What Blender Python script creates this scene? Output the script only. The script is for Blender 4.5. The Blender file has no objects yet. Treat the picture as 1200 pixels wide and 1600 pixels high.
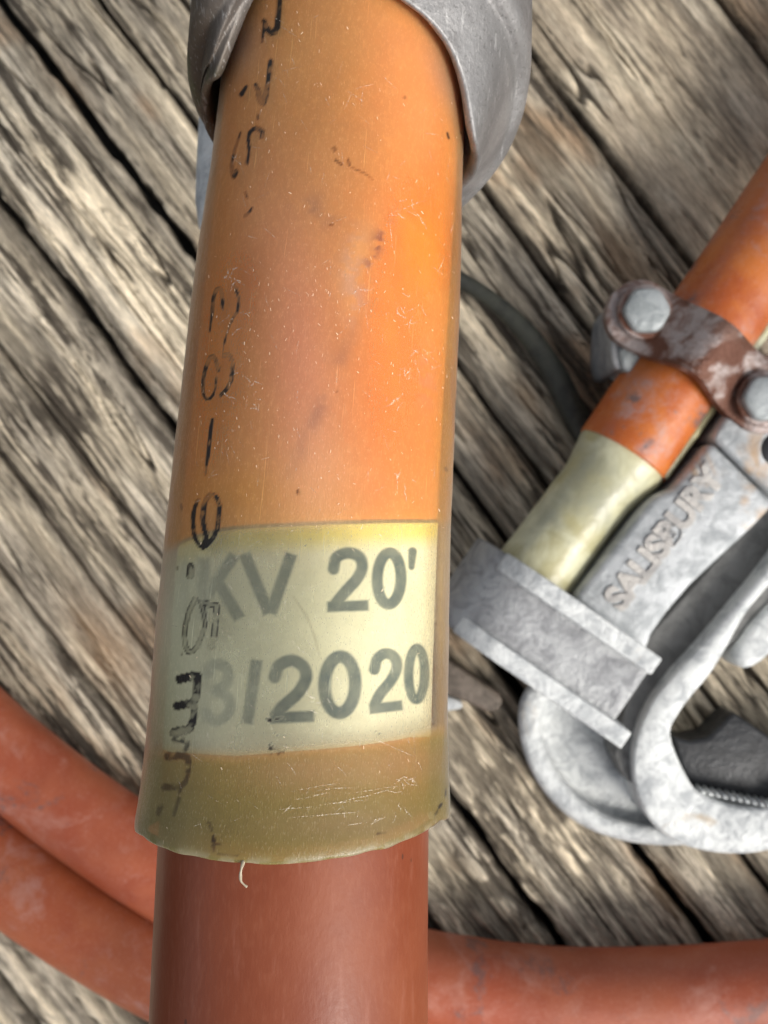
import bpy, bmesh, math, random
import numpy as np
import time; _T0 = time.time()
from mathutils import Vector, Matrix
random.seed(7); RNG = np.random.default_rng(11)
R = math.radians
S = 0.01                      # the builders work in centimetres, the scene is in metres
H = 25.4                      # height of the camera above the deck, cm
FPX = 1448.0                  # focal length in pixels of the 1200x1600 frame

# ------------------------------------------------------------------ camera, sky, sun, exposure
sc = bpy.context.scene
cam_data = bpy.data.cameras.new('camera'); cam = bpy.data.objects.new('camera', cam_data)
sc.collection.objects.link(cam); sc.camera = cam
cam.location = (0, 0, H*S)
cam_data.sensor_fit = 'HORIZONTAL'; cam_data.sensor_width = 36.0
cam_data.lens = 36.0*FPX/1200.0
cam_data.clip_start = 0.001; cam_data.clip_end = 50
cam_data.dof.use_dof = True
cam_data.dof.focus_distance = 0.0745
cam_data.dof.aperture_fstop = 92.0

world = bpy.data.worlds.new('World'); sc.world = world; world.use_nodes = True
SUN_DIR = Vector((0.60, -0.46, 0.66)).normalized()     # towards the light
wn = world.node_tree; wn.nodes.clear()
sky = wn.nodes.new('ShaderNodeTexSky'); sky.sky_type = 'NISHITA'; sky.sun_disc = False
sky.sun_elevation = math.asin(SUN_DIR.z)
sky.sun_rotation = math.atan2(SUN_DIR.x, SUN_DIR.y)
sky.air_density = 1.0; sky.dust_density = 4.0; sky.ozone_density = 1.0
hs = wn.nodes.new('ShaderNodeHueSaturation'); hs.inputs['Saturation'].default_value = 0.30
bgn = wn.nodes.new('ShaderNodeBackground'); bgn.inputs['Strength'].default_value = 0.095
wo = wn.nodes.new('ShaderNodeOutputWorld')
wn.links.new(sky.outputs[0], hs.inputs['Color']); wn.links.new(hs.outputs[0], bgn.inputs['Color'])
wn.links.new(bgn.outputs[0], wo.inputs['Surface'])

sun_data = bpy.data.lights.new('sun', 'SUN'); sun = bpy.data.objects.new('sun', sun_data)
sc.collection.objects.link(sun)
sun_data.energy = 1.5; sun_data.angle = R(22); sun_data.color = (1.0, 0.95, 0.88)
sun.rotation_euler = SUN_DIR.to_track_quat('Z', 'Y').to_euler()
sc.view_settings.view_transform = 'Standard'; sc.view_settings.look = 'None'
sc.view_settings.exposure = 0.74; sc.view_settings.gamma = 1.0
sc.cycles.use_denoising = True
try: sc.cycles.denoiser = 'OPENIMAGEDENOISE'
except Exception: pass
sc.cycles.max_bounces = 8; sc.cycles.transparent_max_bounces = 12

# ------------------------------------------------------------------ helpers
COL = sc.collection
def P(px, py, z):
    d = H - z
    return np.array([(px-600.0)*d/FPX, (800.0-py)*d/FPX, z])
def proj(p):
    p = np.asarray(p, float); d = H - p[..., 2]
    return np.stack([600.0 + p[..., 0]*FPX/d, 800.0 - p[..., 1]*FPX/d], -1)

def tag(o, label=None, cat=None, group=None, kind=None):
    if label: o['label'] = label
    if cat: o['category'] = cat
    if group: o['group'] = group
    if kind: o['kind'] = kind
    return o
def thing(name, label, cat, loc, group=None):
    o = bpy.data.objects.new(name, None); COL.objects.link(o)
    o.location = Vector(loc)*S; o.empty_display_size = 0.01
    return tag(o, label, cat, group)
def world_loc(o):
    v = Vector((0, 0, 0))
    while o is not None:
        v = v + o.location; o = o.parent
    return v
def mk(name, verts, faces, mat, parent=None, smooth=True, uv=None, attrs=None, cols=None, mat_idx=None, bevel=0, sub=0, tris=None):
    verts = np.asarray(verts, dtype=np.float64)*S
    if parent is not None:
        verts = verts - np.array(world_loc(parent))
    me = bpy.data.meshes.new(name)
    if isinstance(faces, np.ndarray):
        n = len(faces); k = faces.shape[1]
        me.vertices.add(len(verts)); me.vertices.foreach_set('co', verts.astype(np.float32).ravel())
        me.loops.add(n*k); me.loops.foreach_set('vertex_index', faces.astype(np.int32).ravel())
        me.polygons.add(n); me.polygons.foreach_set('loop_start', np.arange(0, n*k, k, dtype=np.int32))
        me.update(calc_edges=True); me.validate()
    else:
        me.from_pydata([tuple(v) for v in verts], [], [tuple(f) for f in faces]); me.update()
    if smooth: me.polygons.foreach_set('use_smooth', [True]*len(me.polygons))
    if uv is not None:
        lay = me.uv_layers.new(name='UVMap'); li = np.zeros(len(me.loops), dtype=np.int32)
        me.loops.foreach_get('vertex_index', li)
        lay.data.foreach_set('uv', np.asarray(uv, dtype=np.float32)[li].ravel())
    for k_, a in (attrs or {}).items():
        at = me.attributes.new(k_, 'FLOAT', 'POINT'); at.data.foreach_set('value', np.asarray(a, dtype=np.float32).ravel())
    for k_, a in (cols or {}).items():
        a = np.asarray(a, dtype=np.float32)
        if a.shape[1] == 3: a = np.concatenate([a, np.ones((len(a), 1), np.float32)], 1)
        at = me.attributes.new(k_, 'FLOAT_COLOR', 'POINT'); at.data.foreach_set('color', a.ravel())
    mats = mat if isinstance(mat, (list, tuple)) else [mat]
    for m in mats: me.materials.append(m)
    if mat_idx is not None: me.polygons.foreach_set('material_index', np.asarray(mat_idx, dtype=np.int32))
    o = bpy.data.objects.new(name, me); COL.objects.link(o)
    if parent is not None: o.parent = parent
    if bevel:
        b = o.modifiers.new('bevel', 'BEVEL'); b.width = bevel*S; b.segments = 3; b.limit_method = 'ANGLE'; b.angle_limit = R(35)
        b.harden_normals = False
    if sub:
        m_ = o.modifiers.new('sub', 'SUBSURF'); m_.levels = sub; m_.render_levels = sub
    return o
def grid_faces(nu, nv, wrap=False):
    # vertex index = i*nv + j ; wrap joins j = nv-1 to 0
    i = np.arange(nu-1)[:, None]; j = np.arange(nv if wrap else nv-1)[None, :]
    j2 = (j+1) % nv
    a = i*nv+j; b = i*nv+j2; c = (i+1)*nv+j2; d = (i+1)*nv+j
    return np.stack([a, b, c, d], -1).reshape(-1, 4)
def catmull(pts, n):
    pts = np.asarray(pts, float); m = len(pts)
    ext = np.vstack([2*pts[0]-pts[1], pts, 2*pts[-1]-pts[-2]])
    t = np.linspace(0, m-1, n); k = np.clip(t.astype(int), 0, m-2); f = (t-k)[:, None]
    p0, p1, p2, p3 = ext[k], ext[k+1], ext[k+2], ext[k+3]
    return 0.5*((2*p1)+(-p0+p2)*f+(2*p0-5*p1+4*p2-p3)*f**2+(-p0+3*p1-3*p2+p3)*f**3)
def chaikin(pts, n=2, closed=True):
    pts = np.asarray(pts, float)
    for _ in range(n):
        a = pts; b = np.roll(pts, -1, 0)
        pts = np.stack([a*.75+b*.25, a*.25+b*.75], 1).reshape(-1, pts.shape[1])
    return pts
# value noise
_L = np.random.default_rng(5).random((256, 256))
def vnoise(x, y, seed=0):
    x = np.asarray(x, float)+seed*17.13; y = np.asarray(y, float)+seed*31.7
    xi = np.floor(x).astype(int); yi = np.floor(y).astype(int); fx = x-xi; fy = y-yi
    fx = fx*fx*(3-2*fx); fy = fy*fy*(3-2*fy)
    g = lambda a, b: _L[a & 255, b & 255]
    return (g(xi, yi)*(1-fx)+g(xi+1, yi)*fx)*(1-fy)+(g(xi, yi+1)*(1-fx)+g(xi+1, yi+1)*fx)*fy
def fbm(x, y, seed=0, oc=4, gain=.5):
    v = 0; a = 1; t = 0
    for k in range(oc):
        v = v+a*vnoise(x*2**k, y*2**k, seed+k*3); t += a; a *= gain
    return v/t
def sstep(a, b, x):
    t = np.clip((x-a)/(b-a), 0, 1); return t*t*(3-2*t)

def tube(name, pts, rad, mat, parent=None, nseg=40, nlen=120, caps=True, wob=0.0, seed=1):
    c = catmull(pts, nlen)
    T = np.gradient(c, axis=0); T /= np.linalg.norm(T, axis=1)[:, None]
    N = np.zeros_like(c); up = np.array([0, 0, 1.0])
    for i in range(nlen):
        n = up-np.dot(up, T[i])*T[i]; n /= np.linalg.norm(n); N[i] = n; up = n if i else n
    B = np.cross(T, N)
    ph = np.linspace(0, 2*np.pi, nseg, endpoint=False)
    sl = np.concatenate([[0], np.cumsum(np.linalg.norm(np.diff(c, axis=0), axis=1))])
    r = np.array([rad(s) if callable(rad) else rad for s in sl])
    rr = r[:, None]*(1+wob*(fbm(sl[:, None]*.7+0*ph, np.cos(ph)[None, :]*1.5+0*sl[:, None], seed)-.5))
    V = c[:, None, :]+rr[..., None]*(np.sin(ph)[None, :, None]*B[:, None, :]+np.cos(ph)[None, :, None]*N[:, None, :])
    uv = np.stack(np.broadcast_arrays(((ph+np.pi) % (2*np.pi))[None, :]*r.mean(), sl[:, None]), -1).reshape(-1, 2)
    V = V.reshape(-1, 3); F = grid_faces(nlen, nseg, True)[:, ::-1]
    if caps:
        F = [tuple(f) for f in F]
        F.append(tuple(range(nseg))); F.append(tuple(range((nlen-1)*nseg, nlen*nseg))[::-1])
    return mk(name, V, F, mat, parent, uv=uv)
def prism(name, px, ztop, zbot, mat, parent=None, bevel=.08, ch=0, smooth=True, shrink=None):
    pts = np.asarray(px, float)
    if ch: pts = chaikin(pts, ch)
    top = np.array([P(x, y, ztop) for x, y in pts])
    # keep counter-clockwise seen from above
    area = np.sum(top[:, 0]*np.roll(top[:, 1], -1)-np.roll(top[:, 0], -1)*top[:, 1])
    if area < 0: top = top[::-1]
    n = len(top); bot = top.copy(); bot[:, 2] = zbot
    V = np.vstack([top, bot]); F = [tuple(range(n)), tuple(range(2*n-1, n-1, -1))]
    F += [(i, n+i, n+(i+1) % n, (i+1) % n) for i in range(n)]
    return mk(name, V, F, mat, parent, bevel=bevel, smooth=smooth)

# ------------------------------------------------------------------ node helpers
class NT:
    def __init__(s, name):
        s.m = bpy.data.materials.new(name); s.m.use_nodes = True; s.t = s.m.node_tree; s.t.nodes.clear()
        s.out = s.n('ShaderNodeOutputMaterial')
    def n(s, typ, **kw):
        nd = s.t.nodes.new(typ)
        for k, v in kw.items(): setattr(nd, k, v)
        return nd
    def l(s, a, b): s.t.links.new(a, b)
    def set(s, sock, v):
        if hasattr(v, 'links'): s.l(v, sock)
        elif isinstance(v, (tuple, list)) and sock.type == 'RGBA' and len(v) == 3: sock.default_value = (*v, 1)
        else: sock.default_value = v
    def coords(s, scale=(1, 1, 1), src='obj', rot=(0, 0, 0)):
        tc = s.n('ShaderNodeTexCoord'); mp = s.n('ShaderNodeMapping')
        k = 100.0 if src == 'obj' else 1.0
        mp.inputs['Scale'].default_value = [c*k for c in scale]
        mp.inputs['Rotation'].default_value = rot
        s.l(tc.outputs['Object' if src == 'obj' else 'UV'], mp.inputs[0]); return mp.outputs[0]
    def noise(s, co, scale=1, detail=5, rough=.55, dist=0):
        nd = s.n('ShaderNodeTexNoise'); s.l(co, nd.inputs['Vector'])
        nd.inputs['Scale'].default_value = scale; nd.inputs['Detail'].default_value = detail
        nd.inputs['Roughness'].default_value = rough; nd.inputs['Distortion'].default_value = dist
        return nd.outputs['Fac']
    def voro(s, co, scale=1, feature='F1'):
        nd = s.n('ShaderNodeTexVoronoi', feature=feature); s.l(co, nd.inputs['Vector']); nd.inputs['Scale'].default_value = scale
        return nd.outputs['Distance']
    def ramp(s, v, lo, hi, a=0., b=1.):
        nd = s.n('ShaderNodeMapRange', interpolation_type='SMOOTHSTEP'); s.set(nd.inputs[0], v)
        for i, x in enumerate((lo, hi, a, b)): s.set(nd.inputs[i+1], x)
        return nd.outputs[0]
    def mix(s, f, a, b, mode='MIX'):
        nd = s.n('ShaderNodeMix', data_type='RGBA', blend_type=mode)
        s.set(nd.inputs[0], f); s.set(nd.inputs[6], a); s.set(nd.inputs[7], b); return nd.outputs[2]
    def math(s, op, a, b=0.):
        nd = s.n('ShaderNodeMath', operation=op); s.set(nd.inputs[0], a); s.set(nd.inputs[1], b); return nd.outputs[0]
    def attr(s, name, col=False):
        nd = s.n('ShaderNodeAttribute', attribute_name=name); return nd.outputs['Color' if col else 'Fac']
    def bump(s, h, strength=.3, dist=.05):
        nd = s.n('ShaderNodeBump'); s.set(nd.inputs['Height'], h); nd.inputs['Strength'].default_value = strength
        nd.inputs['Distance'].default_value = dist*S; return nd.outputs[0]
    def pbsdf(s, color, rough=.5, metal=0., normal=None, spec=.5, **kw):
        b = s.n('ShaderNodeBsdfPrincipled'); s.set(b.inputs['Base Color'], color); s.set(b.inputs['Roughness'], rough)
        s.set(b.inputs['Metallic'], metal); s.set(b.inputs['Specular IOR Level'], spec)
        if normal is not None: s.l(normal, b.inputs['Normal'])
        for k, v in kw.items(): s.set(b.inputs[k], v)
        return b.outputs[0]
    def done(s, sh): s.l(sh, s.out.inputs['Surface']); return s.m

def mat_wood():
    t = NT('weathered_wood'); c = t.attr('Col', True)
    co = t.coords((1, 1, 1)); 
    mp = t.n('ShaderNodeMapping'); mp.inputs['Rotation'].default_value = (0, 0, R(53.5)); t.l(co, mp.inputs[0])
    mp2 = t.n('ShaderNodeMapping'); mp2.inputs['Scale'].default_value = (2.0, 24, 1); t.l(mp.outputs[0], mp2.inputs[0])
    g = t.noise(mp2.outputs[0], 1.3, 6, .65, .3); g2 = t.noise(co, 9, 4, .6)
    k = t.ramp(g, .33, .67, .62, 1.25); c2 = t.mix(1.0, c, t.mix(1., (1, 1, 1), k, 'MULTIPLY'), 'MULTIPLY')
    nd = t.n('ShaderNodeCombineColor'); 
    for i in range(3): t.l(k, nd.inputs[i])
    c2 = t.mix(1.0, c, nd.outputs[0], 'MULTIPLY')
    h = t.math('ADD', g, t.math('MULTIPLY', g2, .4))
    return t.done(t.pbsdf(c2, .85, normal=t.bump(h, .6, .06), spec=.25))
def mat_rubber(name, base, light, scuff=.5, rough=.42, bleach=(.62, .33, .27), streak=True):
    t = NT(name); co = t.coords((1, 1, 1)); 
    a = t.noise(co, .5, 5, .6, .5); c = t.mix(t.ramp(a, .35, .65), base, light)
    b = t.noise(co, .8, 7, .72, .35); c = t.mix(t.math('MULTIPLY', t.ramp(b, .50, .74), scuff), c, bleach)
    d = t.noise(co, .7, 7, .72, .25); c = t.mix(t.math('MULTIPLY', t.ramp(d, .57, .66), scuff*.95), c, (.13, .105, .105)); e = t.noise(co, .25, 3, .5); c = t.mix(t.ramp(e, .4, .65, 0, .45), c, (.20, .05, .022))
    f = t.noise(co, 14, 3, .6); c = t.mix(t.math('MULTIPLY', t.ramp(f, .5, .75), .22), c, bleach)
    h = t.noise(co, 7, 5, .6)
    return t.done(t.pbsdf(c, t.ramp(b, .3, .7, rough-.06, rough+.14), normal=t.bump(h, .25, .04), spec=.4))
def mat_metal(name, base, dark, rust=None, rust_amt=.3, rough=.5, metal=.55, bs=.5, rust_scale=.5, grain=8.0):
    t = NT(name); co = t.coords((1, 1, 1))
    a = t.noise(co, 1.8, 7, .68, .6); c = t.mix(t.ramp(a, .36, .60), dark, base)
    if rust is not None:
        r = t.noise(co, rust_scale, 5, .6, .8); c = t.mix(t.ramp(r, .68-rust_amt*.35, .8-rust_amt*.35), c, rust)
    sp = t.noise(co, 16, 3, .6); c = t.mix(t.math('MULTIPLY', t.ramp(sp, .55, .7), .35), c, dark)
    h = t.math('ADD', t.noise(co, grain, 5, .65), t.math('MULTIPLY', t.noise(co, 2.2, 3), .8))
    return t.done(t.pbsdf(c, t.ramp(a, .3, .7, rough+.12, rough-.08), metal, normal=t.bump(h, bs, .06)))

M = {}
M['wood'] = mat_wood()
M['dirt'] = mat_metal('dark_gap_dirt', (.012, .011, .01), (.006, .006, .006), metal=0, rough=.95)
M['rubber'] = mat_rubber('orange_rubber', (.34, .072, .030), (.43, .115, .052), .75, bleach=(.52, .25, .19))
M['rubber_b'] = mat_rubber('orange_rubber_worn', (.36, .080, .030), (.44, .125, .050), .95, bleach=(.52, .28, .23))
M['rubber_clamp'] = mat_rubber('orange_jacket', (.42, .095, .022), (.56, .17, .035), .9, rough=.3, bleach=(.40, .28, .26))
M['alu'] = mat_metal('grey_aluminium', (.36, .37, .375), (.22, .225, .235), rough=.5, metal=.35)
M['alu_white'] = mat_metal('oxidised_aluminium', (.68, .70, .69), (.40, .42, .43), rust=(.45, .38, .29), rust_amt=.12, rough=.6, metal=.15, bs=.8)
M['alu_letter'] = mat_metal('lettered_aluminium', (.50, .52, .53), (.33, .35, .36), rust=(.44, .31, .20), rust_amt=.26, rough=.55, metal=.25, rust_scale=.35)
M['alu_dark'] = mat_metal('shaded_aluminium', (.185, .185, .178), (.13, .13, .125), rough=.7, metal=.2)  # darker grey; the shade of the channel is put into the colour
M['alu_brown'] = mat_metal('shaded_brown_metal', (.15, .12, .095), (.08, .065, .05), rough=.6, metal=.2)  # brown metal of the lug, darkened in colour for the shadow there
M['rust'] = mat_metal('rusty_steel', (.36, .31, .295), (.18, .10, .075), rust=(.11, .042, .024), rust_amt=.6, rough=.45, metal=.45, rust_scale=.8, bs=.7)
M['zinc'] = mat_metal('zinc_bolt', (.37, .395, .40), (.26, .285, .29), rough=.5, metal=.4)
M['black'] = mat_metal('black_steel', (.028, .03, .033), (.014, .015, .017), rough=.4, metal=.1)
M['olive'] = mat_metal('dark_olive_hose', (.034, .036, .026), (.016, .017, .013), rough=.55, metal=0, bs=.2)

# ------------------------------------------------------------------ the deck
ground = mk('ground', np.array([[-60, -60, -1.6], [60, -60, -1.6], [60, 60, -1.6], [-60, 60, -1.6]]), np.array([[0, 1, 2, 3]]), M['dirt'])
tag(ground, kind='structure')
deck = bpy.data.objects.new('wooden_deck', None); COL.objects.link(deck); tag(deck, kind='structure')
deck['label'] = 'weathered grey wooden boards with dark gaps under the cables'
SL = 1.33
eg = np.array([1, -SL]); eg = eg/np.linalg.norm(eg)       # along the grain
eh = np.array([SL, 1.0]); eh = eh/np.linalg.norm(eh)      # across the grain, towards the upper right
K0 = H/FPX
def cross_of(c):   # intercept (px at the top edge of the photograph) -> coordinate across the grain, cm
    p = P(c, 0, 0)[:2]; return float(p @ eh)
def knots_warp(h, g):
    for (kx, ky, rad, amp) in KN:
        p = P(kx, ky, 0)[:2]; kh, kg = p @ eh, p @ eg
        r2 = ((h-kh)/rad)**2+((g-kg)/(rad*1.9))**2
        h = h+amp*(h-kh)/rad*np.exp(-r2)
    return h
KN = [(60, 1640, 2.6, 2.4), (150, 560, 1.0, .3), (980, 240, 1.1, .35), (1130, 1400, 1.1, .4)]
bounds = [-2000, -1760, -1540, -1330, -1150, -975, -815, -672, -540, -408, -235, 2, 160, 288, 535, 772, 1135, 1340, 1520, 1740, 1960]
gapw = {2: .15, -235: .13, 772: .12, 160: .08, 535: .08, 1135: .10, 288: .07}
rough_zone = lambda X, Y: np.exp(-(((X-P(790, 1300, 0)[0])/2.6)**2+((Y-P(790, 1300, 0)[1])/3.4)**2))
for bi in range(len(bounds)-1):
    c0, c1 = bounds[bi], bounds[bi+1]
    h0, h1 = cross_of(c0), cross_of(c1)
    fine = -900 < c0 < 1300
    dh, dg = (.032, .075) if fine else (.12, .25)
    nh = max(8, int((h1-h0)/dh)); ng = int(62/dg) if not fine else int(44/dg)
    g = np.linspace(-22, 22, ng) if fine else np.linspace(-31, 31, ng)
    def edge(c, sgn):
        w = gapw.get(c, .05)/2*(.45+1.1*fbm(g*.35, g*0+c*.03, 21, 2))
        e = cross_of(c)+.22*(fbm(g*.16, g*0+c*.01, 3)-.5)+.0*g
        jag = (fbm(g*1.3, g*0+c*.1+sgn*5, 9, 4)-.35)*(.10 if c not in (2, -235) else .30)
        return e+sgn*(w+np.maximum(jag, 0))
    e0, e1 = edge(c0, 1), edge(c1, -1)
    u = np.linspace(0, 1, nh); u = u+.0*u
    Hh = e0[:, None]+(e1-e0)[:, None]*u[None, :]; G = g[:, None]+0*Hh
    X = Hh*eh[0]+G*eg[0]; Y = Hh*eh[1]+G*eg[1]
    hw = knots_warp(Hh, G)+.16*(fbm(G*.16, Hh*.25, 41+bi, 3)-.5)
    smoothness = {772: 1, 1135: 1, 160: .5, -235: .35}.get(c0, 0.2)
    rz = rough_zone(X, Y)
    lowf = fbm(hw*1.1, G*.10, 2+bi, 3)
    ridge = 1-np.abs(2*fbm(hw*2.6, G*.16, 60+bi, 4)-1)*1.6
    fib = fbm(hw*8.5, G*.5, 90+bi, 3)
    chunk = fbm(hw*2.2, G*1.0, 120+bi, 4)
    crackf = fbm(hw*1.55, G*.085, 150+bi, 3); crack = 1-sstep(.0, .022, np.abs(crackf-.5))
    crack *= sstep(.35, .55, fbm(G*.3, Hh*.8, 170+bi, 2))
    amp = .16*(1-.55*smoothness)
    z = amp*(1.1*(lowf-.5)+.75*(ridge-.6)+.30*(fib-.5))+rz*.30*(fbm(hw*4.5, G*1.6, 200, 3)-.5)
    z += .08*(1-.4*smoothness)*(chunk-.5)
    z -= .22*crack
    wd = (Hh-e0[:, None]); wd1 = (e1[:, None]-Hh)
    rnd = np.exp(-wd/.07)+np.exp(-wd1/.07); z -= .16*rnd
    tilt = (vnoise(bi*3.3, 1.5)-.5)*.12
    z += tilt*(u[None, :]-.5)*2+(vnoise(bi*7.7, 4.5)-.5)*.10-.06
    # colour of the wood itself: silver-beige fibres, dark mildew between them, brown stain
    pale = np.array([.84, .75, .58]); grey = np.array([.64, .585, .48]); dark = np.array([.045, .038, .030]); brown = np.array([.40, .24, .12]); taupe = np.array([.50, .42, .315])
    def mixc(C, col, f): return C*(1-f[..., None])+col*f[..., None]
    C = pale*np.ones(Hh.shape+(1,))
    C = mixc(C, grey, sstep(.35, .65, fbm(hw*1.3, G*.2, 290+bi, 4)))
    if c0 in (772, 535, 1135): C = mixc(C, taupe, .6*sstep(.3, .6, fbm(hw*1.6, G*.6, 260+bi, 4)))
    C = mixc(C, brown, .60*sstep(.60, .80, fbm(Hh*.6, G*.3, 310+bi, 4)))
    f1 = fbm(hw*3.2, G*.17, 230+bi, 3); f2 = fbm(hw*8.5, G*.45, 240+bi, 3); f3 = fbm(hw*17, G*1.4, 250+bi, 2)
    area = sstep(.38, .62, fbm(hw*.8, G*.22, 270+bi, 3)); spot = fbm(hw*7.5, G*.75, 280+bi, 5, .65)
    fibre = .35*f1+.40*f2+.25*f3
    wearf = 1-.45*smoothness
    C = C*(1.12-.72*wearf*sstep(.60, .38, fibre))[..., None]
    C = mixc(C, dark*1.5, np.minimum(wearf*1.15, 1)*(.25+.70*area)*sstep(.485, .575, spot*.55+.45*(1-f2)))
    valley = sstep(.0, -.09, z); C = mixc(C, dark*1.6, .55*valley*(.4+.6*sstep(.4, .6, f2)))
    # many thin drying cracks that follow the grain
    for (kh, kg, sd, wd_, mn) in ((2.6, .13, 0, .013, .42), (4.8, .2, 7, .014, .47), (1.4, .07, 13, .009, .36)):
        cf = fbm(hw*kh, G*kg, 350+bi+sd, 2); cm = (1-sstep(.0, wd_*1.6, np.abs(cf-.5)))*sstep(mn, mn+.08, fbm(G*.35, Hh*1.2, 380+bi+sd, 2))
        C = mixc(C, dark*1.2, .85*cm*wearf); z = z-.07*cm*wearf
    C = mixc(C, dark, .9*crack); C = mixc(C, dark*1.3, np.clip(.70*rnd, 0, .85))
    C = mixc(C, dark*2.0, rz*.75*sstep(.5, .58, 1-fbm(hw*4.5, G*1.6, 200, 3)))
    streak = f2
    # brown stains seen beside the sleeve
    for (sx, sy, rr, k) in ((165, 1010, 1.2, .55), (975, 400, .9, .7), (1050, 1400, .8, .5), (230, 165, .35, .5), (825, 620, .5, .5), (100, 130, .8, .2)):
        q = P(sx, sy, 0); dd = ((Hh-q[:2]@eh)/(rr*.55))**2+((G-q[:2]@eg)/(rr*1.3))**2
        C = mixc(C, brown if k < .6 else brown*.6, k*np.exp(-dd)*(.4+.6*streak))
    V = np.stack([X, Y, z], -1)
    # side walls and underside: add skirt rows on both long edges
    def skirt(col, zb):
        s_ = V[:, col, :].copy(); s_[:, 2] = zb; return s_[:, None, :]
    V2 = np.concatenate([skirt(0, -1.55), V, skirt(-1, -1.55)], 1)
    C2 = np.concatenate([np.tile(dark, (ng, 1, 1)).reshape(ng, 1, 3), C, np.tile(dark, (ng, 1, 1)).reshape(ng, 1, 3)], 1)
    F = grid_faces(ng, nh+2)
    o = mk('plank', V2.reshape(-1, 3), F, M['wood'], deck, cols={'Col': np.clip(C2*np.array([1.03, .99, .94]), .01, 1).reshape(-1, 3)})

# ------------------------------------------------------------------ the sleeved cable in front: its axis
def dist_of(y): return 8.79+.17*(y+1.2)
_py = np.array([-100, 0, 160, 300, 400, 500, 600, 700, 800, 900, 1000, 1100, 1200, 1275, 1340, 1500, 1620])
_mid = np.array([549, 543, 535, 527, 518, 510.5, 502.5, 494, 487, 480.5, 473, 467, 460.5, 463, 465.5, 457.5, 450])
def y_of_py(py):
    k = (800-py)/FPX; return k*(8.79+.17*1.2)/(1-.17*k)
_ys = np.array([y_of_py(p) for p in _py]); _xs = np.array([(m-600)/FPX*dist_of(y) for m, y in zip(_mid, _ys)])
_o = np.argsort(_ys); _cx = np.polyfit(_ys[_o], _xs[_o], 4)
_ylo, _yhi = _ys.min(), _ys.max()
def axis(s):
    s = np.asarray(s, float); sc_ = np.clip(s, _ylo, _yhi)
    x = np.polyval(_cx, sc_); dx = np.polyval(np.polyder(_cx), sc_); x = x+dx*(s-sc_)
    z = H-dist_of(s)-.1*np.maximum(-6-s, 0)**2
    return np.stack([x, s, z], -1)
def frame(s):
    s = np.asarray(s, float); e = .02; T = axis(s+e)-axis(s-e); T /= np.linalg.norm(T, axis=-1, keepdims=True)
    z = np.array([0, 0, 1.0]); N = z-T*T[..., 2:3]; N /= np.linalg.norm(N, axis=-1, keepdims=True)
    return T, N, np.cross(T, N)
def tp(s, phi, r):
    s, phi, r = np.broadcast_arrays(np.asarray(s, float), np.asarray(phi, float), np.asarray(r, float))
    T, N, B = frame(s)
    return axis(s)+r[..., None]*(np.sin(phi)[..., None]*B+np.cos(phi)[..., None]*N)
def inv(px, py, r, phi0=None):          # pixel -> (s, phi) on a tube round this axis, front side
    phi = 0.0 if phi0 is None else phi0; s = (800-py)/FPX*7.8
    for _ in range(40):
        rr = r(s) if callable(r) else r
        q = proj(tp(s, phi, rr)); e = np.array([px, py])-q
        q1 = proj(tp(s+1e-4, phi, rr)); q2 = proj(tp(s, phi+1e-4, rr))
        J = np.stack([(q1-q)/1e-4, (q2-q)/1e-4], -1)
        try: dlt = np.linalg.solve(J+np.eye(2)*1e-6, e)
        except Exception: break
        dlt = np.clip(dlt, -.4, .4); s += dlt[0]; phi = float(np.clip(phi+dlt[1], -1.45, 1.45))
    return s, phi
def solve_rs(px, py, phi):              # pixel and angle -> (radius, s)
    r, s = 1.6, (800-py)/FPX*9
    for _ in range(60):
        q = proj(tp(s, phi, r)); e = np.array([px, py])-q
        q1 = proj(tp(s+1e-4, phi, r)); q2 = proj(tp(s, phi, r+1e-4))
        J = np.stack([(q1-q)/1e-4, (q2-q)/1e-4], -1); dlt = np.clip(np.linalg.solve(J, e), -.3, .3)
        s += dlt[0]; r += dlt[1]
    return r, s
# outer radius of the sleeve along the axis (it narrows upwards and flares at the cut end)
_hw = {0: 189, 160: 191, 300: 197, 400: 204.5, 500: 210, 600: 213.5, 700: 217.5, 800: 220.5, 900: 224.5, 1000: 229, 1100: 232, 1200: 238, 1250: 243.5, 1290: 250}
_rs = sorted((y_of_py(p), dist_of(y_of_py(p))*math.sin(math.atan(h/FPX))) for p, h in _hw.items())
_rsx = np.array([a for a, b in _rs]); _rsy = np.array([b for a, b in _rs])
def r_sleeve(s): return np.interp(s, _rsx, _rsy)
RC = 1.222; RL = 1.232

cable = thing('grounding_cable', 'orange cable in a cloudy yellow sleeve with printed white label, nearest the viewer', 'cable', axis(-19.0)*np.array([1, 1, 0]), 'orange grounding cables')

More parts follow.
